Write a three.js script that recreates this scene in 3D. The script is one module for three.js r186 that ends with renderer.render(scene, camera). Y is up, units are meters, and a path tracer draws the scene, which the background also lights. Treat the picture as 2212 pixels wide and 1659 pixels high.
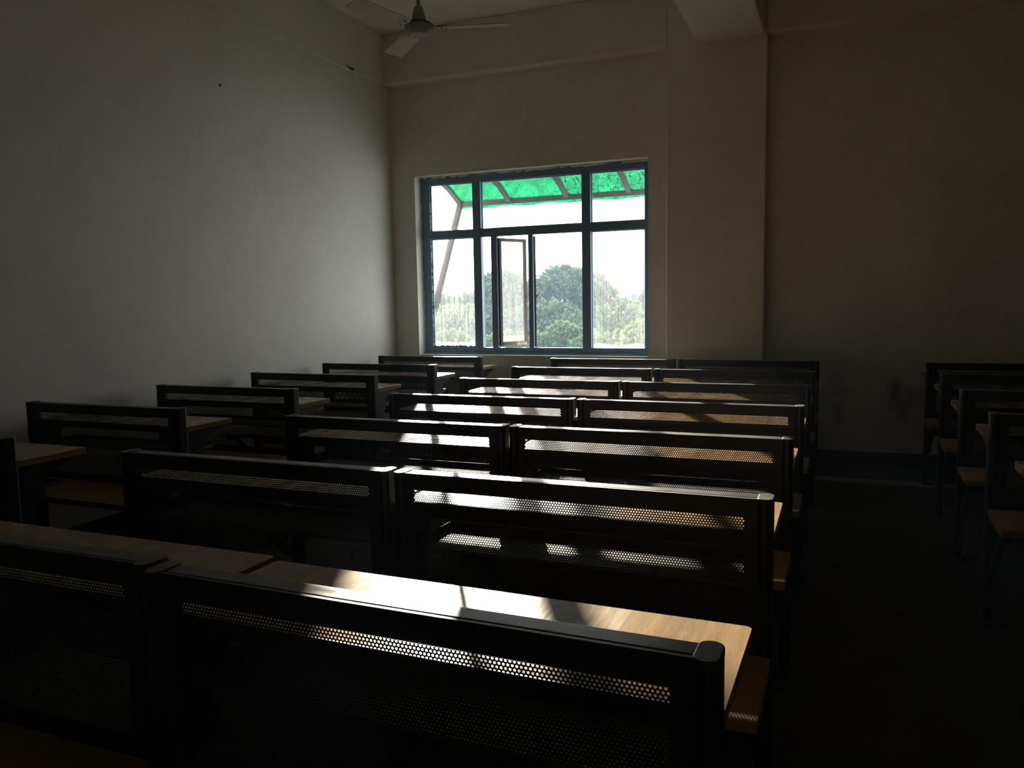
import * as THREE from 'three';
import { RoundedBoxGeometry } from 'three/addons/geometries/RoundedBoxGeometry.js';
import { mergeGeometries } from 'three/addons/utils/BufferGeometryUtils.js';
import { FontLoader } from 'three/addons/loaders/FontLoader.js';
import { TextGeometry } from 'three/addons/geometries/TextGeometry.js';

// ---------- camera, sky, sun, exposure ----------
const scene = new THREE.Scene();
const camera = new THREE.PerspectiveCamera(51.27, 2212 / 1659, 0.05, 600);
camera.position.set(0, 1.357, 0);
camera.rotation.set(-0.1033, 0.3902, -0.018, 'YXZ');
const renderer = new THREE.WebGLRenderer({ antialias: true });
renderer.toneMapping = THREE.LinearToneMapping;
renderer.toneMappingExposure = 1.58;
renderer.shadowMap.enabled = true;

const AZ = THREE.MathUtils.degToRad(25.95), EL = THREE.MathUtils.degToRad(12.4);
const sunDir = new THREE.Vector3(-Math.sin(AZ) * Math.cos(EL), Math.sin(EL), -Math.cos(AZ) * Math.cos(EL));
const sun = new THREE.DirectionalLight(new THREE.Color().setRGB(1.0, 0.88, 0.71), 16.5);
sun.position.copy(sunDir).multiplyScalar(40);
sun.target.position.set(-1.5, 1, -3);
sun.castShadow = true;
Object.assign(sun.shadow.camera, { left: -9, right: 9, top: 9, bottom: -9, near: 1, far: 90 });
sun.shadow.mapSize.set(4096, 4096);
sun.shadow.radius = 1;
scene.add(sun, sun.target);

// hazy evening sky: pale all round, brighter towards the sun
function hazySky() {
  const W = 256, H = 128, d = new Float32Array(W * H * 4), v = new THREE.Vector3();
  for (let j = 0; j < H; j++) for (let i = 0; i < W; i++) {
    const up = ((j + 0.5) / H - 0.5) * Math.PI, a = ((i + 0.5) / W - 0.5) * 2 * Math.PI;
    v.set(Math.cos(a) * Math.cos(up), Math.sin(up), Math.sin(a) * Math.cos(up));
    const ang = Math.acos(THREE.MathUtils.clamp(v.dot(sunDir), -1, 1)), halo = Math.exp(-ang / 0.42);
    const h = Math.max(0, v.y), k = (j * W + i) * 4;
    d[k] = 2.2 - 0.5 * h + 3.0 * halo;
    d[k + 1] = 2.18 - 0.4 * h + 2.75 * halo;
    d[k + 2] = 2.2 - 0.2 * h + 2.4 * halo;
    d[k + 3] = 1;
  }
  const t = new THREE.DataTexture(d, W, H, THREE.RGBAFormat, THREE.FloatType);
  t.mapping = THREE.EquirectangularReflectionMapping; t.magFilter = t.minFilter = THREE.LinearFilter; t.needsUpdate = true;
  return t;
}
scene.background = hazySky();
scene.fog = new THREE.FogExp2(new THREE.Color().setRGB(0.52, 0.76, 1), 0.0017);

// ---------- helpers ----------
let seed = 7;
const rnd = () => { seed = (seed * 1664525 + 1013904223) >>> 0; return seed / 4294967296; };
const rr = (a, b) => a + (b - a) * rnd();
function noiseTable(n) { const t = new Float32Array(n * n); for (let i = 0; i < n * n; i++) t[i] = rnd(); return t; }
const NT = noiseTable(256);
function vnoise(x, y) {
  const ix = Math.floor(x), iy = Math.floor(y), fx = x - ix, fy = y - iy, u = fx * fx * (3 - 2 * fx), v = fy * fy * (3 - 2 * fy);
  const g = (a, b) => NT[((b & 255) << 8) | (a & 255)];
  return (g(ix, iy) * (1 - u) + g(ix + 1, iy) * u) * (1 - v) + (g(ix, iy + 1) * (1 - u) + g(ix + 1, iy + 1) * u) * v;
}
function fbm(x, y, o = 4) { let s = 0, a = 0.5, t = 0; for (let i = 0; i < o; i++) { s += a * vnoise(x, y); t += a; a *= 0.5; x = x * 2.03 + 17.3; y = y * 2.03 + 5.1; } return s / t; }
// wraps fbm over a tile so that repeats meet
function tile(fn, u, v) {
  const a = fn(u, v), b = fn(u - 1, v), c = fn(u, v - 1), d = fn(u - 1, v - 1);
  return (a * (1 - u) + b * u) * (1 - v) + (c * (1 - u) + d * u) * v;
}
function tex(W, H, fn, srgb = true, wrap = true) {
  const d = new Uint8Array(W * H * 4);
  for (let j = 0; j < H; j++) for (let i = 0; i < W; i++) {
    const c = fn((i + 0.5) / W, (j + 0.5) / H), k = (j * W + i) * 4;
    for (let n = 0; n < 3; n++) d[k + n] = Math.max(0, Math.min(255, Math.round(255 * (Array.isArray(c) ? c[n] : c))));
    d[k + 3] = Array.isArray(c) && c.length > 3 ? Math.round(255 * c[3]) : 255;
  }
  const t = new THREE.DataTexture(d, W, H, THREE.RGBAFormat);
  t.magFilter = THREE.LinearFilter; t.minFilter = THREE.LinearMipmapLinearFilter; t.generateMipmaps = true;
  t.wrapS = t.wrapT = wrap ? THREE.RepeatWrapping : THREE.ClampToEdgeWrapping;
  t.colorSpace = srgb ? THREE.SRGBColorSpace : THREE.NoColorSpace; t.needsUpdate = true;
  return t;
}
// uv in metres from the face each triangle points at
function metreUV(g, su = 1, sv = 1, ou = 0, ov = 0, turn = false) {
  const q = g.index ? g.toNonIndexed() : g, p = q.attributes.position, uv = new Float32Array(p.count * 2);
  const a = new THREE.Vector3(), b = new THREE.Vector3(), c = new THREE.Vector3();
  for (let i = 0; i < p.count; i += 3) {
    a.fromBufferAttribute(p, i); b.fromBufferAttribute(p, i + 1); c.fromBufferAttribute(p, i + 2);
    const n = b.clone().sub(a).cross(c.clone().sub(a)), ax = Math.abs(n.x), ay = Math.abs(n.y), az = Math.abs(n.z);
    [a, b, c].forEach((v, k) => {
      let s, t;
      if (ay >= ax && ay >= az) { s = v.x; t = v.z; } else if (ax >= az) { s = v.y; t = v.z; } else { s = v.x; t = v.y; }
      if (turn) [s, t] = [t, s];
      uv[(i + k) * 2] = s * su + ou; uv[(i + k) * 2 + 1] = t * sv + ov;
    });
  }
  q.setAttribute('uv', new THREE.BufferAttribute(uv, 2));
  return q;
}
function bx(x0, x1, y0, y1, z0, z1, r = 0) {
  const w = x1 - x0, h = y1 - y0, d = z1 - z0;
  const g = r > 0 ? new RoundedBoxGeometry(w, h, d, 2, Math.min(r, w / 2.01, h / 2.01, d / 2.01)) : new THREE.BoxGeometry(w, h, d);
  g.translate((x0 + x1) / 2, (y0 + y1) / 2, (z0 + z1) / 2);
  return g.index ? g.toNonIndexed() : g;
}
function bar(a, b, w, d = w) {      // square bar from a to b
  const A = new THREE.Vector3(...a), B = new THREE.Vector3(...b), L = A.distanceTo(B), g = new THREE.BoxGeometry(w, L, d);
  g.applyMatrix4(new THREE.Matrix4().makeRotationFromQuaternion(new THREE.Quaternion().setFromUnitVectors(new THREE.Vector3(0, 1, 0), B.clone().sub(A).normalize())));
  g.translate((A.x + B.x) / 2, (A.y + B.y) / 2, (A.z + B.z) / 2);
  return g.toNonIndexed();
}
function join(list) {
  return mergeGeometries(list.map((g) => { const q = g.index ? g.toNonIndexed() : g; for (const k of Object.keys(q.attributes)) if (!['position', 'normal', 'uv'].includes(k)) q.deleteAttribute(k); return q; }));
}
const taken = {};
function numbered(name) { const n = taken[name] ?? 0; taken[name] = n + 1; return n ? `${name}_${String(n).padStart(3, '0')}` : name; }
function add(name, geo, m, parent) {
  const o = new THREE.Mesh(geo, m); o.name = parent ? name : numbered(name); o.castShadow = o.receiveShadow = true;
  (parent ?? scene).add(o); return o;
}
function thing(name, label, category, pos = [0, 0, 0], turn = 0, group) {
  const o = new THREE.Group(); o.name = numbered(name); o.position.set(...pos); o.rotation.y = turn;
  o.userData = { label, category }; if (group) o.userData.group = group;
  scene.add(o); return o;
}
function tag(o, label, category, kind, group) { Object.assign(o.userData, { label, category }); if (kind) o.userData.kind = kind; if (group) o.userData.group = group; return o; }

// ---------- materials ----------
const lin = (r, g, b) => new THREE.Color().setRGB(r, g, b);
const std = (o) => new THREE.MeshStandardMaterial(o);
const phy = (o) => new THREE.MeshPhysicalMaterial(o);

const plasterMap = tex(512, 512, (u, v) => { const n = tile((a, b) => fbm(a * 6, b * 6, 5), u, v), f = tile((a, b) => fbm(a * 60 + 9, b * 60, 2), u, v); const k = 0.93 + 0.1 * (n - 0.5) + 0.05 * (f - 0.5); return [k, k * 0.996, k * 0.988]; });
plasterMap.repeat.set(0.4, 0.4);
const plasterBump = tex(256, 256, (u, v) => tile((a, b) => fbm(a * 22, b * 22, 4), u, v), false);
plasterBump.repeat.set(1.3, 1.3);
const M = {};
M.wall = std({ color: lin(0.9, 0.885, 0.85), map: plasterMap, roughness: 0.62, bumpMap: plasterBump, bumpScale: 0.0012 });
M.ceiling = std({ color: lin(0.92, 0.905, 0.87), map: plasterMap, roughness: 0.9, bumpMap: plasterBump, bumpScale: 0.0012 });
const farMap = tex(1536, 880, (u, v) => {
  const x = -4.5 + 8 * u, y = 4.6 * v, n = fbm(x * 2.3, y * 2.3, 5), f = fbm(x * 26, y * 26, 2);
  let k = 0.93 + 0.1 * (n - 0.5) + 0.05 * (f - 0.5);
  // hand marks and scuffs rubbed into the paint beside the aisle
  const m = Math.exp(-(((x - 0.28) / 0.34) ** 2) - (((y - 0.56) / 0.27) ** 2)), s = Math.max(0, fbm(x * 7 + 31, y * 5, 5) - 0.47) * 4;
  k *= 1 - 0.3 * Math.min(1, m * s * 1.1);
  return [k, k * 0.994, k * 0.982];
}, true, false);
farMap.repeat.set(1 / 8, 1 / 4.6); farMap.offset.set(4.5 / 8, 0);
M.farWall = std({ color: lin(0.9, 0.885, 0.85), map: farMap, roughness: 0.62, bumpMap: plasterBump, bumpScale: 0.0012 });
M.skirting = std({ color: lin(0.02, 0.02, 0.02), roughness: 0.45 });
const floorMap = tex(512, 512, (u, v) => { const n = tile((a, b) => fbm(a * 9, b * 9, 5), u, v), s = tile((a, b) => fbm(a * 70, b * 70, 2), u, v); const k = 0.52 + 0.22 * (n - 0.5) + 0.3 * (s - 0.5); return [k, k, k * 0.97]; });
floorMap.repeat.set(0.6, 0.6);
M.floor = std({ color: lin(0.13, 0.13, 0.125), map: floorMap, roughness: 0.85 });
M.border = std({ color: lin(0.24, 0.21, 0.18), roughness: 0.5 });

// rubberwood: grain runs along v
const woodMap = tex(1024, 1024, (u, v) => {
  const warp = tile((a, b) => fbm(a * 5, b * 2.2, 3), u, v), g = tile((a, b) => fbm(a * 46 + warp * 1.2, b * 4, 4), u, v), f = tile((a, b) => fbm(a * 220, b * 22, 2), u, v), big = tile((a, b) => fbm(a * 7, b * 3 + 40, 3), u, v);
  const k = 0.72 + 0.2 * (g - 0.5) + 0.16 * (f - 0.5) + 0.15 * (big - 0.5), pore = f > 0.66 ? 0.86 : 1;
  return [k * 0.96 * pore, k * 0.825 * pore, k * 0.64 * pore];
});
const woodBump = tex(512, 512, (u, v) => tile((a, b) => fbm(a * 90, b * 9, 3), u, v), false);
const woodRough = tex(256, 256, (u, v) => { const k = 0.7 + 0.5 * (tile((a, b) => fbm(a * 12, b * 6, 4), u, v) - 0.5); return k; }, false);
function wood(tone, rough = 0.38) { return phy({ color: lin(...tone), map: woodMap, roughness: rough, roughnessMap: woodRough, bumpMap: woodBump, bumpScale: 0.0005, specularIntensity: 0.22, ior: 1.5 }); }
const WOODS = [wood([0.8, 0.76, 0.7]), wood([0.72, 0.67, 0.61]), wood([0.82, 0.745, 0.65]), wood([0.68, 0.63, 0.56])];
M.desk = WOODS[0];
M.seat = wood([0.74, 0.7, 0.64], 0.62);

const dustRough = tex(512, 512, (u, v) => { const s = tile((a, b) => fbm(a * 3, b * 120, 3), u, v), n = tile((a, b) => fbm(a * 14, b * 14, 4), u, v); return 0.62 + 0.5 * (n - 0.5) + 0.35 * (s - 0.5); }, false);
dustRough.repeat.set(1.1, 1.7);
const dustMap = tex(512, 512, (u, v) => { const n = tile((a, b) => fbm(a * 90, b * 90, 2), u, v), c = tile((a, b) => fbm(a * 8, b * 8, 4), u, v); const k = 0.4 + 0.35 * Math.max(0, c - 0.45) + (n > 0.78 ? 0.25 : 0); return [k, k * 1.02, k * 1.02]; });
M.tray = std({ color: lin(0.06, 0.06, 0.058), roughness: 0.58 });
M.steel = phy({ color: lin(0.04, 0.043, 0.044), map: dustMap, roughness: 0.68, roughnessMap: dustRough, ior: 1.5 });
M.rail = phy({ color: lin(0.34, 0.335, 0.32), map: dustMap, roughness: 0.56, specularIntensity: 0.85, roughnessMap: dustRough, ior: 1.5 });
M.sheet = phy({ color: lin(0.013, 0.015, 0.0155), roughness: 0.5, ior: 1.5 });
M.cap = phy({ color: lin(0.03, 0.03, 0.03), roughness: 0.42 });

// ---------- room ----------
const XL = -4.1, XR = 3.0, ZF = -6.952, ZN = 2.4, HC = 3.88, HB = 3.42;
const WX0 = -3.84, WX1 = -1.56, WY0 = 0.848, WY1 = 2.567, WT = 0.24;
function structure(name, geo, m, label) { const o = add(name, geo, m); o.userData.kind = 'structure'; if (label) o.userData.label = label; return o; }
{
  const s = new THREE.Shape([[XL - 0.24, 0], [XR + 0.24, 0], [XR + 0.24, HC], [XL - 0.24, HC]].map((p) => new THREE.Vector2(...p)));
  s.holes.push(new THREE.Path([[WX0, WY0], [WX0, WY1], [WX1, WY1], [WX1, WY0]].map((p) => new THREE.Vector2(...p))));
  const g = new THREE.ExtrudeGeometry(s, { depth: WT, bevelEnabled: false }); g.translate(0, 0, ZF - WT);
  structure('wall_far', g, M.farWall, 'window wall of off-white plaster at the far end of the room');
  structure('wall_left', metreUV(bx(XL - 0.24, XL, 0, HC, ZF, ZN)), M.wall, 'long bare off-white plaster wall beside the benches');
  structure('wall_right', metreUV(bx(XR, XR + 0.24, 0, HC, ZF, ZN)), M.wall, 'plain plaster wall beyond the right bench column');
  structure('wall_near', metreUV(bx(XL - 0.24, XR + 0.24, 0, HC, ZN, ZN + 0.24)), M.wall, 'plain plaster wall behind the viewer');
  structure('floor', metreUV(bx(XL - 0.24, XR + 0.24, -0.2, 0, ZF - WT, ZN + 0.24)), M.floor, 'dark grey terrazzo floor');
  structure('ceiling', metreUV(bx(XL - 0.24, XR + 0.24, HC, HC + 0.2, ZF - WT, ZN + 0.24)), M.ceiling, 'painted concrete ceiling slab');
  const PX0 = -1.373, PX1 = -0.583, PZ = ZF + 0.141;
  structure('trim_1', metreUV(bx(XL, PX0, HB, HC, ZF, PZ, 0.006)), M.wall, 'plastered concrete beam above the window');
  structure('trim_2', metreUV(bx(PX1, XR, HB, HC, ZF, PZ, 0.006)), M.wall, 'plastered concrete beam over the far wall right of the pillar');
  structure('trim_3', metreUV(bx(XL, XL + 0.03, HB, HC, PZ, ZN, 0.004)), M.wall, 'shallow plastered beam along the left wall');
  structure('trim_4', metreUV(bx(PX0, PX1, 0, HC, ZF, PZ, 0.008)), M.wall, 'flat plastered pillar between window and bare wall');
  structure('trim_5', metreUV(bx(-1.12, -0.6, HB - 0.02, HC, PZ, ZN, 0.01)), M.wall, 'ceiling beam running from the pillar over the benches');
  structure('baseboard_far', metreUV(join([bx(PX1, XR, 0, 0.1, ZF, ZF + 0.012), bx(PX0, PX1 + 0.012, 0, 0.1, PZ, PZ + 0.012), bx(XL, PX0, 0, 0.1, ZF, ZF + 0.012)])), M.skirting, 'black stone skirting along the far wall');
  structure('baseboard_left', metreUV(bx(XL, XL + 0.012, 0, 0.1, ZF, ZN)), M.skirting, 'black stone skirting along the left wall');
  structure('baseboard_right', metreUV(bx(XR - 0.012, XR, 0, 0.1, ZF, ZN)), M.skirting, 'black stone skirting along the right wall');
  structure('trim_6', metreUV(bx(XL + 0.02, XR - 0.02, 0, 0.003, -6.36, -6.22)), M.border, 'pale stone strip let into the dark floor');
}

// ---------- window ----------
const frameRough = tex(128, 128, (u, v) => 0.7 + 0.4 * (tile((a, b) => fbm(a * 9, b * 9, 3), u, v) - 0.5), false);
M.frame = std({ color: lin(0.16, 0.255, 0.36), roughness: 0.55, roughnessMap: frameRough });  // dark slate blue, lightened so the colour carries the bluish glare around the window
const rustMap = tex(256, 256, (u, v) => { const n = tile((a, b) => fbm(a * 14, b * 14, 4), u, v); return n > 0.52 ? [0.5, 0.38, 0.32] : [0.42, 0.42, 0.42]; });
rustMap.repeat.set(3, 3);
M.rusty = std({ color: lin(0.75, 0.72, 0.7), map: rustMap, roughness: 0.8 });
M.putty = std({ color: lin(0.16, 0.17, 0.18), roughness: 0.95 });
M.white = std({ color: lin(0.75, 0.72, 0.66), roughness: 0.9 });
// weathered dust, runs and wiped streaks on the glass
function grimeTex(k, base, streak, bottom) {
  const spots = []; for (let i = 0; i < 150; i++) spots.push([rnd(), rnd(), rr(0.002, 0.006) * (rnd() < 0.12 ? 2.6 : 1), rr(0.3, 0.9)]);
  const W = 512, H = 1024, add = new Float32Array(W * H);
  for (const [x, y, r, p] of spots) for (let j = Math.floor((y - r) * H); j <= (y + r) * H; j++) for (let i = Math.floor((x - 2 * r) * W); i <= (x + 2 * r) * W; i++) {
    if (i < 0 || j < 0 || i >= W || j >= H) continue; const d = Math.hypot((i / W - x) / (2 * r), (j / H - y) / r); if (d < 1) add[j * W + i] = Math.max(add[j * W + i], p * (1 - d * d));
  }
  return tex(W, H, (u, v) => {
    const film = 0.22 * (fbm(u * 5 + k * 3, v * 7 + k, 5) - 0.4), ridge = (n) => Math.pow(Math.max(0, 1 - Math.abs(2 * n - 1)), 7);
    const run = ridge(fbm(u * 30 + 0.8 * fbm(v * 3, k, 3) + k * 7, v * 0.9 + k, 3)) * Math.max(0, fbm(u * 8 + k, v * 2.5, 3) - 0.28) * streak;
    const scratch = ridge(fbm(u * 11 + v * 9 + k * 5, v * 13 - u * 6 + k, 3)) * Math.max(0, fbm(u * 7 + 3 * k, v * 9, 3) - 0.5) * 1.6;
    const rim = Math.max(0, 1 - Math.min(u, 1 - u) / (0.012 + 0.03 * fbm(u * 3 + k, v * 14, 3))) * bottom * 0.8;
    const pile = Math.min(1, Math.max(0, 1.6 - 1.6 * v / (0.02 + 0.06 * fbm(u * 6 + k * 5, 3, 4)))) * bottom;
    return Math.min(1, base + film + run + scratch + rim + pile + add[Math.min(H - 1, Math.floor(v * H)) * W + Math.min(W - 1, Math.floor(u * W))]);
  }, false, false);
}
const G = [grimeTex(1, 0.4, 1.2, 1), grimeTex(2, 0.38, 0.9, 1), grimeTex(3, 0.4, 1.1, 1), grimeTex(4, 0.12, 0.6, 0.5)];
const glassMats = G.map((t) => phy({ color: lin(0.97, 0.98, 0.98), transmission: 1, thickness: 0, roughness: 0.29, roughnessMap: t, ior: 1.5, specularIntensity: 0.6 }));
function pane(x0, x1, y0, y1, z, mat, parent, name = 'pane') {
  const g = new THREE.BoxGeometry(x1 - x0, y1 - y0, 0.004); g.translate((x0 + x1) / 2, (y0 + y1) / 2, z);
  return add(name, g, mat, parent);
}
{
  const w = new THREE.Group(); w.name = 'window_1'; scene.add(w);
  w.userData = { kind: 'structure', label: 'dark framed six-light steel window with dusty panes and open casement' };
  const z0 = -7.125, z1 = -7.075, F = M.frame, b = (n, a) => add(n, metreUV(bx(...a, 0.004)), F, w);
  // outer frame
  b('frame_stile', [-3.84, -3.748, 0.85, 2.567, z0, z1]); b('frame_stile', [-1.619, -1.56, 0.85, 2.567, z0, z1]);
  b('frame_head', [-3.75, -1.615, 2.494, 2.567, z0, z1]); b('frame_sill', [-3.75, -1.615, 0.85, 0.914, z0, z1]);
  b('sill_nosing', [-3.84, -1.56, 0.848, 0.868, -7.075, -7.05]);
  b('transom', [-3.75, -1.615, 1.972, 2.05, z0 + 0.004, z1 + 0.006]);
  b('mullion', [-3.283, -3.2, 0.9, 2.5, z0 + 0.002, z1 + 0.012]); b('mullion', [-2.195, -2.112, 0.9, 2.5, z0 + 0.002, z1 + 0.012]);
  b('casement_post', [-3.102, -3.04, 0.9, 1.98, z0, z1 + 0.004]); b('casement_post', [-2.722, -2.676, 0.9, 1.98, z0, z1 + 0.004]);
  // glazing beads stand a little inside the lights
  for (const [x0, x1, y0, y1] of [[-3.748, -3.283, 0.914, 1.972], [-2.112, -1.619, 0.9, 1.972], [-3.748, -3.283, 2.05, 2.494], [-3.2, -2.195, 2.05, 2.494], [-2.112, -1.619, 2.05, 2.494]]) {
    const t = 0.007, zb = -7.118, zc = -7.104;
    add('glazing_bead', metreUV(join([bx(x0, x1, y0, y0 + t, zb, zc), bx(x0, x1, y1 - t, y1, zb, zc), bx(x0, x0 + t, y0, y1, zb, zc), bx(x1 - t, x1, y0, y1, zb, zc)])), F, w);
  }
  pane(-3.746, -3.285, 0.914, 1.97, -7.1, glassMats[0], w); pane(-2.11, -1.62, 0.9, 1.97, -7.1, glassMats[1], w);
  pane(-3.746, -3.285, 2.052, 2.492, -7.1, glassMats[3], w); pane(-3.198, -2.197, 2.052, 2.492, -7.1, glassMats[3], w); pane(-2.11, -1.62, 2.052, 2.492, -7.1, glassMats[3], w);
  // crumbling putty along the foot and side of the left light
  const lumps = [];
  for (let i = 0; i < 46; i++) { const g = new THREE.IcosahedronGeometry(rr(0.006, 0.014), 0); g.scale(rr(1, 2), rr(0.5, 1.1), 0.8); g.translate(-3.745 + 0.46 * (i / 45), 0.915 + rr(0, 0.01), -7.094); lumps.push(g); }
  for (let i = 0; i < 60; i++) { const g = new THREE.IcosahedronGeometry(rr(0.004, 0.009), 0); g.scale(0.8, rr(1, 3), 0.8); g.translate(-3.744 + rr(-0.003, 0.004), rr(0.92, 2.48), -7.094); lumps.push(g); }
  add('putty', metreUV(join(lumps)), M.putty, w);
  // ragged mortar above the head and down the left jamb
  const mort = [];
  for (let i = 0; i < 90; i++) { const g = new THREE.IcosahedronGeometry(rr(0.008, 0.018), 1); g.scale(rr(1.2, 3), rr(0.4, 0.9), 0.6); g.translate(rr(-3.83, -1.58), 2.562 + rr(-0.006, 0.004), -7.07); mort.push(g); }
  for (let i = 0; i < 60; i++) { const g = new THREE.IcosahedronGeometry(rr(0.006, 0.014), 1); g.scale(rr(0.4, 0.9), rr(1.2, 3), 0.6); g.translate(-3.836 + rr(-0.003, 0.004), rr(0.87, 2.55), -7.07); mort.push(g); }
  add('mortar', metreUV(join(mort)), M.wall, w);
  // casements: local x runs from the hinge to the free stile
  function sash(px, ang, W, mat) {
    const s = new THREE.Group(); s.name = 'casement'; w.add(s); s.position.set(px, 0, -7.1); s.rotation.y = ang;
    const y0 = 0.925, y1 = 1.955, t = 0.03, d = 0.013;
    add('stile', metreUV(bx(0, t, y0, y1, -d, d, 0.003)), M.rusty, s); add('stile', metreUV(bx(W - t, W, y0, y1, -d, d, 0.003)), M.rusty, s);
    add('rail', metreUV(bx(t, W - t, y1 - t, y1, -d, d, 0.003)), M.rusty, s); add('rail', metreUV(bx(t, W - t, y0, y0 + t + 0.012, -d, d, 0.003)), M.rusty, s);
    pane(t, W - t, y0 + t + 0.012, y1 - t, 0, mat, s);
    add('handle', metreUV(join([bx(W - 0.024, W - 0.008, 1.385, 1.415, d, d + 0.014, 0.002), bar([W - 0.016, 1.4, d + 0.012], [W - 0.05, 1.43, d + 0.03], 0.009)])), M.rusty, s);
    return s;
  }
  const s1 = sash(-3.036, Math.atan2(0.3, 0.17), 0.335, glassMats[2]);
  const font = await new FontLoader().loadAsync('fonts/droid/droid_serif_regular.typeface.json');
  const tg = new TextGeometry('JILS Ga', { font, size: 0.026, depth: 0.0008, curveSegments: 3 }); tg.translate(0.2, 0.932, 0.0132);
  add('lettering', tg, M.white, s1);
  sash(-2.672, Math.atan2(7.1, -2.67), 0.32, glassMats[2]);
  // loop of wire hanging under the transom
  add('wire_loop', new THREE.TubeGeometry(new THREE.CatmullRomCurve3([[-2.3, 1.972, -7.07], [-2.275, 1.958, -7.066], [-2.24, 1.952, -7.066], [-2.205, 1.97, -7.07]].map((p) => new THREE.Vector3(...p))), 16, 0.0022, 5), M.putty, w);
}

// ---------- awning outside ----------
{
  const t = thing('window_awning', 'curved green translucent awning on a rusty steel frame outside the window', 'awning', [-2.7, 2.6, ZF - WT]);
  const canopyMap = (k, spots) => tex(512, 256, (u, v) => {
    const n = fbm(u * 10 + k * 9, v * 6 + (u + v) * 6, 4), f = fbm(u * 60 + k, v * 40, 3), sp = f > spots ? 0.35 : 1, c = (0.72 + 0.5 * (n - 0.5)) * sp;
    return [0.0 * c, 0.62 * c, 0.4 * c];
  });
  const cm = [0, 1].map((k) => phy({ color: lin(1, 1, 1), map: canopyMap(k, k ? 0.64 : 0.72), transmission: 0.62, thickness: 0, roughness: 1, side: THREE.DoubleSide }));
  const bm = std({ color: lin(0.1, 0.095, 0.1), roughness: 0.7 });
  // profile from the wall out to the front bar: [out, up] from the thing's base
  const prof = [[0.005, -0.02], [0.2, -0.03], [0.36, -0.075], [0.5, -0.14], [0.62, -0.2]], low = -0.262;
  const X = [-1.07, -0.51, 0.12, 0.76, 1.42];
  const o = (p, dy = 0) => [p[0], p[1] + dy];
  for (let i = 0; i < X.length; i++) {
    const parts = []; for (let k = 0; k + 1 < prof.length; k++) parts.push(bar([X[i], prof[k][1] - 0.012, -prof[k][0]], [X[i], prof[k + 1][1] - 0.012, -prof[k + 1][0]], 0.05, 0.03));
    add('rib', metreUV(join(parts)), bm, t);
  }
  add('front_bar', metreUV(bx(X[0], X[4], -0.238, -0.188, -0.645, -0.6)), bm, t); add('wall_bar', metreUV(bx(X[0], X[4], -0.04, -0.008, -0.03, -0.002)), bm, t);
  for (let i = 0; i + 1 < X.length; i++) {
    const x0 = X[i], x1 = X[i + 1], P = [...prof, [0.655, -0.215], [0.66, low - 0.004]], pos = [], uv = [], idx = [], n = 10;
    P.forEach((p, k) => { for (let j = 0; j <= n; j++) { const a = j / n; pos.push(x0 + (x1 - x0) * a, p[1] + 0.008 + (k === P.length - 1 ? 0.006 * Math.sin(a * 9 + i * 2) : 0), -p[0]); uv.push(a, k / (P.length - 1)); } });
    for (let k = 0; k + 1 < P.length; k++) for (let j = 0; j < n; j++) { const a = k * (n + 1) + j; idx.push(a, a + 1, a + n + 1, a + 1, a + n + 2, a + n + 1); }
    const g = new THREE.BufferGeometry(); g.setAttribute('position', new THREE.Float32BufferAttribute(pos, 3)); g.setAttribute('uv', new THREE.Float32BufferAttribute(uv, 2)); g.setIndex(idx); g.computeVertexNormals();
    add('canopy_sheet', g, cm[i > 1 ? 1 : 0], t);
  }
  add('strut', metreUV(bar([X[0], -0.21, -0.62], [X[0] - 0.02, -1.3, -0.012], 0.048)), bm, t); add('strut', metreUV(bar([X[4], -0.21, -0.62], [X[4], -1.3, -0.012], 0.048)), bm, t);
}

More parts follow.
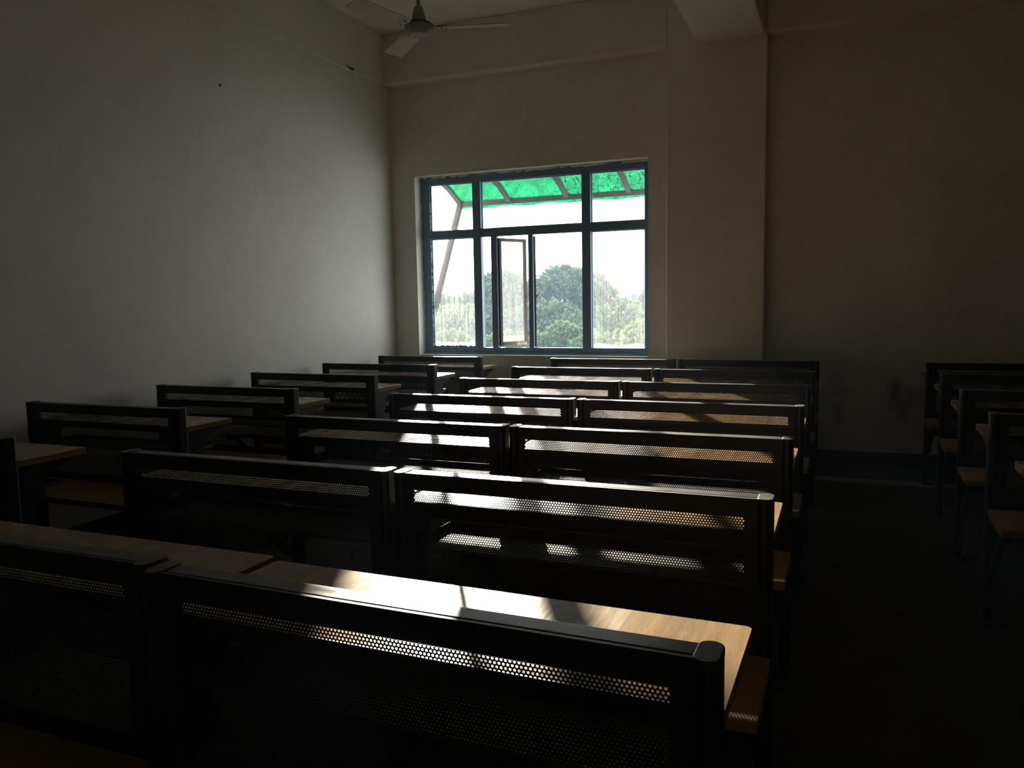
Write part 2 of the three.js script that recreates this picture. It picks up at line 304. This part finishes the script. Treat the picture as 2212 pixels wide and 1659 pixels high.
// ---------- ceiling fan ----------
{
  const H = 3.2, t = thing('ceiling_fan', 'grey three-bladed ceiling fan with dusty blades hanging on a rod', 'fan', [-2.684, H, -4.986]);
  const fm = std({ color: lin(0.3, 0.31, 0.3), roughness: 0.5 }), bl = std({ color: lin(0.48, 0.45, 0.43), roughness: 0.55 }), dk = std({ color: lin(0.03, 0.03, 0.03), roughness: 0.7 });
  const lathe = (pts) => new THREE.LatheGeometry(pts.map((p) => new THREE.Vector2(...p)), 40);
  add('rod', new THREE.CylinderGeometry(0.0125, 0.0125, HC - H - 0.12, 14).translate(0, (HC - H + 0.12) / 2, 0), fm, t);
  add('ceiling_cup', lathe([[0.001, HC - H - 0.09], [0.03, HC - H - 0.085], [0.055, HC - H - 0.01], [0.055, HC - H]]), fm, t);
  add('motor_cone', lathe([[0.014, 0.15], [0.03, 0.135], [0.042, 0.09], [0.05, 0.045], [0.054, 0.03], [0.001, 0.028]]), fm, t);
  const hub = add('motor_housing', lathe([[0.001, 0.034], [0.075, 0.032], [0.098, 0.022], [0.1, 0.008], [0.098, -0.006], [0.092, -0.012], [0.09, -0.018], [0.082, -0.022], [0.08, -0.028], [0.07, -0.033], [0.067, -0.039], [0.05, -0.045], [0.001, -0.047]]), fm, t);
  add('housing_groove', new THREE.TorusGeometry(0.0985, 0.0022, 6, 48).rotateX(Math.PI / 2).translate(0, 0.018, 0), dk, hub);
  add('housing_groove', new THREE.TorusGeometry(0.075, 0.0022, 6, 48).rotateX(Math.PI / 2).translate(0, 0.034, 0), dk, hub);
  for (const deg of [17, 137, 257]) {
    const b = new THREE.Group(); b.name = 'blade'; t.add(b); b.rotation.y = THREE.MathUtils.degToRad(deg);
    const s = new THREE.Shape(); s.moveTo(0.13, -0.045); s.lineTo(0.2, -0.062); s.lineTo(0.6, -0.068); s.quadraticCurveTo(0.615, -0.066, 0.616, -0.05); s.lineTo(0.612, 0.055); s.quadraticCurveTo(0.61, 0.066, 0.598, 0.066); s.lineTo(0.2, 0.06); s.lineTo(0.13, 0.042); s.closePath();
    const g = new THREE.ExtrudeGeometry(s, { depth: 0.0025, bevelEnabled: true, bevelSize: 0.0012, bevelThickness: 0.0012, bevelSegments: 1, curveSegments: 6 }); g.rotateX(Math.PI / 2); g.rotateX(0.19);
    add('blade_plate', g, bl, b);
    add('blade_arm', join([bx(0.085, 0.2, 0.002, 0.007, -0.016, 0.016), bx(0.15, 0.2, 0.0, 0.006, -0.034, 0.034)]), fm, b);
    for (const [x, z] of [[0.158, -0.022], [0.158, 0.022], [0.188, 0]]) add('screw', new THREE.SphereGeometry(0.005, 8, 6).translate(x, -0.004 - z * 0.18, z), dk, b);
  }
}

// ---------- bench desks ----------
const L = 1.056, TOP = 0.869, DESK = 0.772, SEAT = 0.477;
function perforated(sides) {
  const p = 0.0074, R = 0.0024, W = 0.926, y0 = 0.515, y1 = 0.818, rowH = p * Math.sqrt(3) / 2, nx = Math.floor(W / p), ny = Math.floor((y1 - y0) / rowH);
  const pos = [], idx = [], C = p / Math.sqrt(3), x00 = -((nx - 1) * p) / 2, c6 = [], hN = [];
  for (let k = 0; k < 6; k++) c6.push([Math.cos((30 + 60 * k) * Math.PI / 180) * C, Math.sin((30 + 60 * k) * Math.PI / 180) * C]);
  for (let k = 0; k < sides; k++) hN.push([Math.cos((30 + 360 * k / sides) * Math.PI / 180) * R, Math.sin((30 + 360 * k / sides) * Math.PI / 180) * R]);
  for (let j = 0; j <= ny; j++) {
    const odd = j % 2, y = y0 + j * rowH, cnt = odd ? nx - 1 : nx;
    for (let i = odd ? -1 : 0; i < (odd ? nx : nx); i++) {
      const x = x00 + i * p + (odd ? p / 2 : 0), b = pos.length / 3, solid = odd && (i < 0 || i >= cnt);
      for (const [a, c] of c6) pos.push(x + a, y + c, 0);
      if (solid) { for (let k = 1; k < 5; k++) idx.push(b, b + k, b + k + 1); continue; }
      for (const [a, c] of hN) pos.push(x + a, y + c, 0);
      for (let k = 0; k < 6; k++) {
        const A = b + k, B = b + (k + 1) % 6;
        if (sides === 6) { const h = b + 6 + k, h2 = b + 6 + (k + 1) % 6; idx.push(A, B, h2, A, h2, h); } else { const h = b + 6 + 2 * k, m = b + 6 + 2 * k + 1, h2 = b + 6 + (2 * k + 2) % 12; idx.push(A, m, h, A, B, m, B, h2, m); }
      }
    }
  }
  const g = new THREE.BufferGeometry(); g.setAttribute('position', new THREE.Float32BufferAttribute(pos, 3)); g.setIndex(idx);
  const n = new Float32Array(pos.length); for (let i = 2; i < n.length; i += 3) n[i] = 1; g.setAttribute('normal', new THREE.BufferAttribute(n, 3)); g.setAttribute('uv', new THREE.BufferAttribute(new Float32Array(pos.length / 3 * 2), 2));
  const q = g.toNonIndexed(); q.translate(0, 0, -0.0014);
  const ex = -x00 + R + 0.0004, ty = y0 + ny * rowH + R + 0.0003, by = y0 - R - 0.0003, E = L / 2 - 0.03, z = -0.0034, f = -0.0016;
  const rim = [bx(-E, -ex, 0.36, TOP - 0.003, z, f), bx(ex, E, 0.36, TOP - 0.003, z, f), bx(-ex, ex, ty, TOP - 0.003, z, f), bx(-ex, ex, 0.36, by, z, f), bx(-E, E, TOP - 0.006, TOP - 0.002, -0.0105, -0.0008, 0.0015), bx(-E, E, 0.358, 0.362, -0.03, -0.0016)];
  return join([q, ...rim]);
}
const PERF = { near: perforated(12), far: perforated(6) };
const stadium = (w, d, h) => { const s = new THREE.Shape(), r = w / 2, c = d / 2 - r; s.absarc(0, c, r, 0, Math.PI); s.absarc(0, -c, r, Math.PI, 2 * Math.PI); const g = new THREE.ExtrudeGeometry(s, { depth: h, bevelEnabled: true, bevelSize: 0.002, bevelThickness: 0.002, bevelSegments: 2, curveSegments: 8 }); return g.rotateX(-Math.PI / 2); };
// end plate that carries the desk: deep under the board, stepped back towards the seat
function gusset() {
  const s = new THREE.Shape([[0.05, DESK - 0.027], [0.3, DESK - 0.027], [0.3, DESK - 0.045], [0.18, DESK - 0.075], [0.172, 0.615], [0.132, 0.583], [0.13, 0.48], [0.05, 0.45]].map((p) => new THREE.Vector2(...p)));
  return new THREE.ExtrudeGeometry(s, { depth: 0.004, bevelEnabled: false }).rotateY(Math.PI / 2).translate(-0.002, 0, 0);
}
const GEO = {
  post: metreUV(stadium(0.033, 0.068, TOP - 0.018).translate(0, 0.008, -0.028)),
  foot: metreUV(stadium(0.084, 0.21, 0.006).translate(0, 0.002, -0.028)),
  cap: metreUV(stadium(0.034, 0.07, 0.01).translate(0, TOP - 0.012, -0.028)),
  ledge: metreUV(bx(-L / 2 + 0.036, L / 2 - 0.036, DESK - 0.034, DESK + 0.001, -0.0495, -0.0455)),
  rail: metreUV(bx(-L / 2 + 0.03, L / 2 - 0.03, TOP - 0.042, TOP - 0.0025, -0.058, -0.013, 0.004)),
  lower: metreUV(bx(-L / 2 + 0.03, L / 2 - 0.03, 0.345, 0.38, -0.045, -0.01, 0.003)),
  arm: metreUV(join([bx(-0.015, 0.015, SEAT - 0.062, SEAT - 0.029, 0, 0.3, 0.003)])),
  brace: metreUV(bar([0, 0.23, 0.004], [0, 0.43, 0.235], 0.024)),
  bracket: metreUV(join([gusset(), bx(-0.016, 0.016, DESK - 0.03, DESK - 0.026, -0.32, -0.055)])),
  tray: metreUV(join([bx(-L / 2 + 0.045, L / 2 - 0.045, 0.632, 0.635, -0.27, -0.056), bx(-L / 2 + 0.045, L / 2 - 0.045, 0.632, 0.652, -0.272, -0.27), bx(-L / 2 + 0.042, -L / 2 + 0.045, 0.632, 0.652, -0.27, -0.056), bx(L / 2 - 0.045, L / 2 - 0.042, 0.632, 0.652, -0.27, -0.056)])),
};
const BOLT = (s, z) => new THREE.CylinderGeometry(0.009, 0.009, 0.008, 6).translate(-s * 0.0235, 0.013, z);
const slab = (x0, x1, y1, th, z0, z1, ou) => {       // board with rounded corners and eased edges, grain along z
  const s = new THREE.Shape(), r = 0.012; s.moveTo(x0 + r, z0); s.lineTo(x1 - r, z0); s.absarc(x1 - r, z0 + r, r, -Math.PI / 2, 0); s.lineTo(x1, z1 - r); s.absarc(x1 - r, z1 - r, r, 0, Math.PI / 2); s.lineTo(x0 + r, z1); s.absarc(x0 + r, z1 - r, r, Math.PI / 2, Math.PI); s.lineTo(x0, z0 + r); s.absarc(x0 + r, z0 + r, r, Math.PI, 1.5 * Math.PI);
  const g = new THREE.ExtrudeGeometry(s, { depth: th - 0.004, bevelEnabled: true, bevelSize: 0.002, bevelThickness: 0.002, bevelOffset: -0.002, bevelSegments: 2, curveSegments: 5 });
  g.rotateX(Math.PI / 2); g.translate(0, y1 - 0.002, 0);
  return metreUV(g, 1.1, 1.1, ou, ou * 0.7);
};
const DZ0 = -0.37, DZ1 = -0.05;
// a board glued up from staves of unequal width, each stave a piece of its own
const staveEdges = [-L / 2]; { const ws = [0.062, 0.075, 0.068, 0.081, 0.059, 0.072, 0.066, 0.078, 0.064, 0.07, 0.083, 0.06, 0.074, 0.067]; let x = -L / 2; for (const w of ws) { x += w; staveEdges.push(x); } staveEdges.push(L / 2); }
const staves = [];
function stave(a, b, first, last) {
  if (!first && !last) return bx(a, b, DESK - 0.025, DESK, DZ0, DZ1);
  const r = 0.012, s = new THREE.Shape();
  if (last) { s.moveTo(a, DZ0); s.lineTo(b - r, DZ0); s.absarc(b - r, DZ0 + r, r, -Math.PI / 2, 0); s.lineTo(b, DZ1 - r); s.absarc(b - r, DZ1 - r, r, 0, Math.PI / 2); s.lineTo(a, DZ1); } else { s.moveTo(b, DZ0); s.lineTo(b, DZ1); s.lineTo(a + r, DZ1); s.absarc(a + r, DZ1 - r, r, Math.PI / 2, Math.PI); s.lineTo(a, DZ0 + r); s.absarc(a + r, DZ0 + r, r, Math.PI, 1.5 * Math.PI); }
  return new THREE.ExtrudeGeometry(s, { depth: 0.025, bevelEnabled: false, curveSegments: 5 }).rotateX(Math.PI / 2).translate(0, DESK, 0);
}
for (let i = 0; i + 1 < staveEdges.length; i++) {
  const a = staveEdges[i] + (i ? 0.0001 : 0), b = staveEdges[i + 1] - (i + 2 < staveEdges.length ? 0.0001 : 0);
  staves.push([metreUV(stave(a, b, i === 0, i + 2 === staveEdges.length), 1.1, 1.1, i * 0.37, i * 0.23), WOODS[[0, 1, 2, 0, 3, 2, 0, 1, 0, 2, 1, 0, 2, 1, 2][i % 15]]]);
}
GEO.desk = slab(-L / 2, L / 2, DESK, 0.025, DZ0, DZ1, 0.3);
GEO.seat = slab(-L / 2, L / 2, SEAT, 0.028, 0.012, 0.338, 0.1);
function makeBench(near) {
  const t = new THREE.Group();
  for (const s of [-1, 1]) {
    const x = s * (L / 2 - 0.0185), p = add('post', GEO.post, M.steel, t); p.position.x = x;
    add('end_cap', GEO.cap, M.cap, p); add('foot_plate', GEO.foot, M.steel, p).position.x = -s * 0.0235;
    for (const z of [-0.105, 0.05]) add('bolt', BOLT(s, z), M.cap, p);
    add('seat_arm', GEO.arm, M.steel, t).position.x = s * (L / 2 - 0.03);
    add('brace', GEO.brace, M.steel, t).position.x = s * (L / 2 - 0.03);
    add('desk_bracket', GEO.bracket, M.steel, t).position.x = s * (L / 2 - 0.02);
  }
  add('top_rail', GEO.rail, M.rail, t); add('desk_ledge', GEO.ledge, M.steel, t); add('lower_rail', GEO.lower, M.steel, t);
  const bp = add('back_panel', near ? PERF.near : PERF.far, M.sheet, t); bp.userData.label = 'perforated black sheet-metal back';
  add('book_tray', GEO.tray, M.tray, t);
  if (near) { const d = new THREE.Group(); d.name = 'desktop'; d.userData.label = 'oak-coloured glued-stave writing top'; t.add(d); for (const [g, m] of staves) add('stave', g, m, d); } else add('desktop', GEO.desk, M.desk, t).userData.label = 'oak-coloured writing top';
  add('seat', GEO.seat, M.seat, t).userData.label = 'brown wooden seat board';
  return t;
}
const protos = { near: makeBench(true), far: makeBench(false) };
const ORD = ['first', 'second', 'third', 'fourth', 'fifth', 'sixth', 'seventh'];
function bench(x, z, near, where, k, group, turn = 0) {
  const t = (near ? protos.near : protos.far).clone(); t.name = numbered('bench_desk'); t.position.set(x, 0, z); t.rotation.y = turn;
  t.userData = { label: `black perforated steel bench desk, ${where}, ${ORD[k]} from the window wall`, category: 'bench desk', group };
  scene.add(t); return t;
}
const P = 0.88;
for (let k = 0; k < 7; k++) {
  const z = -(1.2574 + k) * P;
  bench(-0.760 * P, z + (k === 0 ? 0.036 : 0), k < 3, 'right half of centre pair', 6 - k, 'bench desks right of the centre gap', k === 0 ? -0.021 : 0);
  bench(-1.981 * P, z, k < 3, 'left half of centre pair', 6 - k, 'bench desks left of the centre gap');
}
for (let k = 0; k < 6; k++) bench(-3.950 * P, -(2.3251 + k) * P, k < 1, 'against left wall', 5 - k, 'bench desks along the left wall');
for (let k = -1; k < 4; k++) bench((0.648 + 0.6) * P, -(4.2144 + k) * P, k < 0, 'across the aisle from centre pair', 3 - k, 'bench desks across the right aisle');

// ---------- small marks on the walls ----------
tag(add('nail', new THREE.SphereGeometry(0.009, 10, 8).scale(0.7, 1, 1).translate(XL + 0.004, 2.911, -4.636), M.skirting), 'small dark nail head high on the left wall', 'nail');
{
  const g = join([new THREE.SphereGeometry(0.018, 10, 8).scale(0.6, 0.7, 1.7).translate(0, 0, 0), new THREE.SphereGeometry(0.009, 8, 6).translate(0, 0.002, 0.036), bar([0, 0, 0.02], [0.004, 0.008, 0.09], 0.004), bar([0, -0.004, -0.02], [0.004, 0.012, -0.05], 0.004)]);
  g.translate(XL + 0.04, 3.428, -6.27);
  tag(add('insect', g, M.skirting), 'dark insect clinging to the ledge of the left wall beam', 'insect');
}

// ---------- outside: ground, trees, houses ----------
{
  const gm = std({ color: lin(0.07, 0.09, 0.05), roughness: 1 });
  const g = new THREE.PlaneGeometry(70, 84, 1, 1); g.rotateX(-Math.PI / 2); g.translate(-20, -9, -50);
  structure('ground', g, gm, 'dark grassy ground far below the window');
  // a leaf spray: several folded leaves about a point
  const leaves = [];
  for (let i = 0; i < 7; i++) {
    const s = new THREE.BufferGeometry(), w = rr(0.05, 0.09), l = rr(0.14, 0.24);
    s.setAttribute('position', new THREE.Float32BufferAttribute([0, 0, 0, -w, 0.02, l * 0.5, 0, -0.02, l * 0.55, 0, 0, 0, 0, -0.02, l * 0.55, w, 0.02, l * 0.5, -w, 0.02, l * 0.5, 0, 0, l, 0, -0.02, l * 0.55, w, 0.02, l * 0.5, 0, -0.02, l * 0.55, 0, 0, l], 3));
    s.computeVertexNormals(); s.setAttribute('uv', new THREE.Float32BufferAttribute(new Array(24).fill(0.5), 2));
    s.rotateX(rr(-1.2, 1.2)); s.rotateY(rr(0, 6.28)); s.translate(rr(-0.14, 0.14), rr(-0.12, 0.12), rr(-0.14, 0.14)); leaves.push(s);
  }
  const spray = mergeGeometries(leaves);
  const bark = std({ color: lin(0.07, 0.06, 0.05), roughness: 0.95 });
  const leafMat = (r, g, b) => phy({ color: lin(r, g, b), roughness: 0.95, transmission: 0.4, thickness: 0, side: THREE.DoubleSide });
  const far = leafMat(0.13, 0.2, 0.08), mid = far, front = leafMat(0.13, 0.21, 0.08), lime = leafMat(0.22, 0.29, 0.1);
  const m4 = new THREE.Matrix4(), q = new THREE.Quaternion(), eu = new THREE.Euler(), sc = new THREE.Vector3(), ps = new THREE.Vector3();
  // blobs: [dx, y, dz, rx, ry, rz, count, hollow]
  function tree(name, label, x, z, mat, blobs, group, size = 1) {
    const t = thing(name, label, 'tree', [x, -9, z], 0, group), n = blobs.reduce((a, b) => a + b[6], 0), im = new THREE.InstancedMesh(spray, mat, n);
    im.name = 'foliage'; im.userData.kind = 'stuff'; im.castShadow = im.receiveShadow = true; let c = 0; const col = new THREE.Color();
    for (const [dx, y, dz, rx, ry, rz, cnt, hollow = 0.55] of blobs) for (let i = 0; i < cnt; i++) {
      const u = rr(-1, 1), a = rr(0, 6.283), r = hollow + (1 - hollow) * Math.pow(rnd(), 0.5), k = Math.sqrt(1 - u * u), lump = 1 + 0.14 * Math.sin(a * 5 + u * 7) * Math.sin(u * 9 + a * 2);
      ps.set(dx + Math.cos(a) * k * r * rx * lump, y + 9 + u * r * ry * lump, dz + Math.sin(a) * k * r * rz * lump);
      q.setFromEuler(eu.set(rr(-0.8, 0.8), rr(0, 6.28), rr(-0.8, 0.8))); const s = size * rr(0.8, 1.7); sc.set(s, s, s);
      im.setMatrixAt(c, m4.compose(ps, q, sc)); const v = rr(0.72, 1.25); im.setColorAt(c, col.setRGB(v, v, v * rr(0.85, 1.1))); c++;
    }
    t.add(im);
    const b0 = blobs[0], top = b0[1] + 9, tr = [new THREE.CylinderGeometry(0.16, 0.34, top, 8).translate(b0[0], top / 2, b0[2]).toNonIndexed()];
    for (const b of blobs) for (let i = 0; i < 3; i++) { const a = rr(0, 6.28); tr.push(bar([b0[0], Math.max(1, b[1] + 9 - b[4] * 0.9), b0[2]], [b[0] + Math.cos(a) * b[3] * 0.6, b[1] + 9 + b[4] * 0.45, b[2] + Math.sin(a) * b[5] * 0.6], 0.09)); }
    add('trunk', join(tr), bark, t);
    return t;
  }
  tree('tree', 'tall round-crowned tree with sky showing between its leaves', -19.8, -60, far, [[0, 2.4, 0, 3.2, 1.5, 2.4, 700, 0.5], [-2.1, 1.3, 0, 1.2, 1.0, 1.4, 210], [1.7, 1.6, 0.4, 1.4, 1.3, 1.4, 260], [-0.5, 3.0, 0, 1.5, 1.0, 1.3, 260], [0, 0.5, 0.5, 3.0, 0.9, 2, 90, 0.2]], 'trees beyond the window', 1.15);
  tree('tree', 'smaller rounded tree leaning against the tall round-crowned one on the houses side', -16.9, -58.5, far, [[0, 1.3, 0, 1.4, 1.6, 1.6, 480], [0.6, 0.3, 0, 1.3, 1.2, 1.4, 300]], 'trees beyond the window', 1.1);
  tree('tree', 'high narrow tree seen through the open casement', -25.3, -60, far, [[0, 2.1, 0, 2.1, 1.7, 2, 1300, 0.45], [-0.9, 0.6, 0.2, 1.6, 1.4, 1.6, 500]], 'trees beyond the window', 1.15);
  tree('tree', 'low tree behind the dusty pane beside the awning strut', -30.4, -60, far, [[0, 0.2, 0, 2.1, 1.8, 2, 1100], [-2.2, 0, 0.5, 1.4, 1.5, 1.6, 500], [2.0, 0.3, -0.5, 1.6, 1.7, 1.6, 600]], 'trees beyond the window', 1.15);
  tree('tree', 'leafy tree beneath the house roofs behind the dusty pane', -14.2, -56, far, [[0, -0.4, 0, 1.7, 1.6, 1.6, 800], [1.75, 0.75, 0, 0.8, 1.2, 1.3, 360], [-1.4, -0.9, 0.4, 1.4, 1.4, 1.4, 500]], 'trees beyond the window', 1.1);
  for (const [x, z, y, rx, w] of [[-24, -52, -1.1, 3.6, 'below the narrow tree'], [-18.2, -51, -1.0, 3.4, 'below the tall round-crowned tree'], [-12.9, -48, -1.2, 3.2, 'below the house roofs'], [-28.5, -54, -1.2, 3.6, 'below the strut end of the awning']]) tree('tree', 'dark dense tree forming the middle slope ' + w, x, z, mid, [[0, y, 0, rx, 2.2, 2.4, 1800, 0.6], [0.8, y - 2.2, 0.8, rx, 2.2, 2.2, 1200, 0.6]], 'dark trees of the middle slope', 1.15);
  tree('bush_tree', 'bright green bushy tree low in the open light', -13.9, -41, front, [[0.1, -0.75, 0, 0.9, 0.9, 1.0, 620], [-0.95, -1.15, 0.3, 0.8, 0.75, 0.9, 420], [1.15, -1.0, -0.2, 1.0, 0.8, 1, 520], [0.3, -2.1, 0.6, 1.7, 1.0, 1, 700], [2.2, -1.6, 0, 0.9, 0.9, 0.9, 420]], 'bright green bushes in front', 0.8);
  tree('bush_tree', 'bright green bush beside the open casement', -16.6, -40, front, [[0, -1.4, 0, 1.4, 1.1, 1.2, 900], [-1.8, -1.7, 0.3, 1.2, 1, 1, 600]], 'bright green bushes in front', 0.8);
  tree('bush_tree', 'round green bush low behind the right mullion', -11.7, -39, front, [[0, -1.5, 0, 1.2, 1.1, 1.2, 800], [1.3, -1.3, 0, 1.1, 1, 1, 600]], 'bright green bushes in front', 0.8);
  tree('bush_tree', 'yellow-green bush behind the dusty right pane', -8.4, -36, lime, [[0, -0.7, 0, 0.9, 1.0, 1, 700], [-0.9, -1.5, 0.3, 0.9, 0.8, 1, 500]], 'bright green bushes in front', 0.75);
  tree('bush_tree', 'pale green bush behind the dusty left pane', -19.6, -39, front, [[0, -1.2, 0, 1.3, 1.0, 1, 800], [-1.4, -1.5, 0, 1.2, 0.9, 1, 600]], 'bright green bushes in front', 0.8);
  // houses on the skyline
  const wallM = std({ color: lin(0.5, 0.5, 0.48), roughness: 0.9 }), roofM = std({ color: lin(0.35, 0.45, 0.6), roughness: 0.6 }), glassD = std({ color: lin(0.12, 0.16, 0.24), roughness: 0.3 });
  const h1 = thing('house', 'distant house with a sloping blue roof among the trees', 'house', [-21.3, -9, -78]);
  add('wall', bx(-1.3, 1.3, 0, 10.5, -1.5, 1.5), wallM, h1);
  { const s = new THREE.Shape([[-1.9, 10.4], [1.6, 10.4], [1.3, 11.15], [-0.5, 11.3]].map((p) => new THREE.Vector2(...p))); const g2 = new THREE.ExtrudeGeometry(s, { depth: 3.6, bevelEnabled: false }); g2.translate(0, 0, -1.8); add('roof', g2, roofM, h1); }
  add('window', bx(-0.9, -0.5, 9.3, 10, 1.48, 1.53), glassD, h1);
  const h2 = thing('house', 'distant flat-roofed pale house with a row of blue windows', 'house', [-18.2, -9, -80]);
  add('wall', bx(-1.3, 1.4, 0, 11.1, -1.5, 1.5), wallM, h2); add('roof', bx(-1.5, 1.6, 11.1, 11.3, -1.7, 1.7), wallM, h2);
  for (const x of [-1.0, -0.1, 0.8]) add('window', bx(x, x + 0.5, 10.2, 10.85, 1.48, 1.54), glassD, h2);
}

renderer.render(scene, camera);
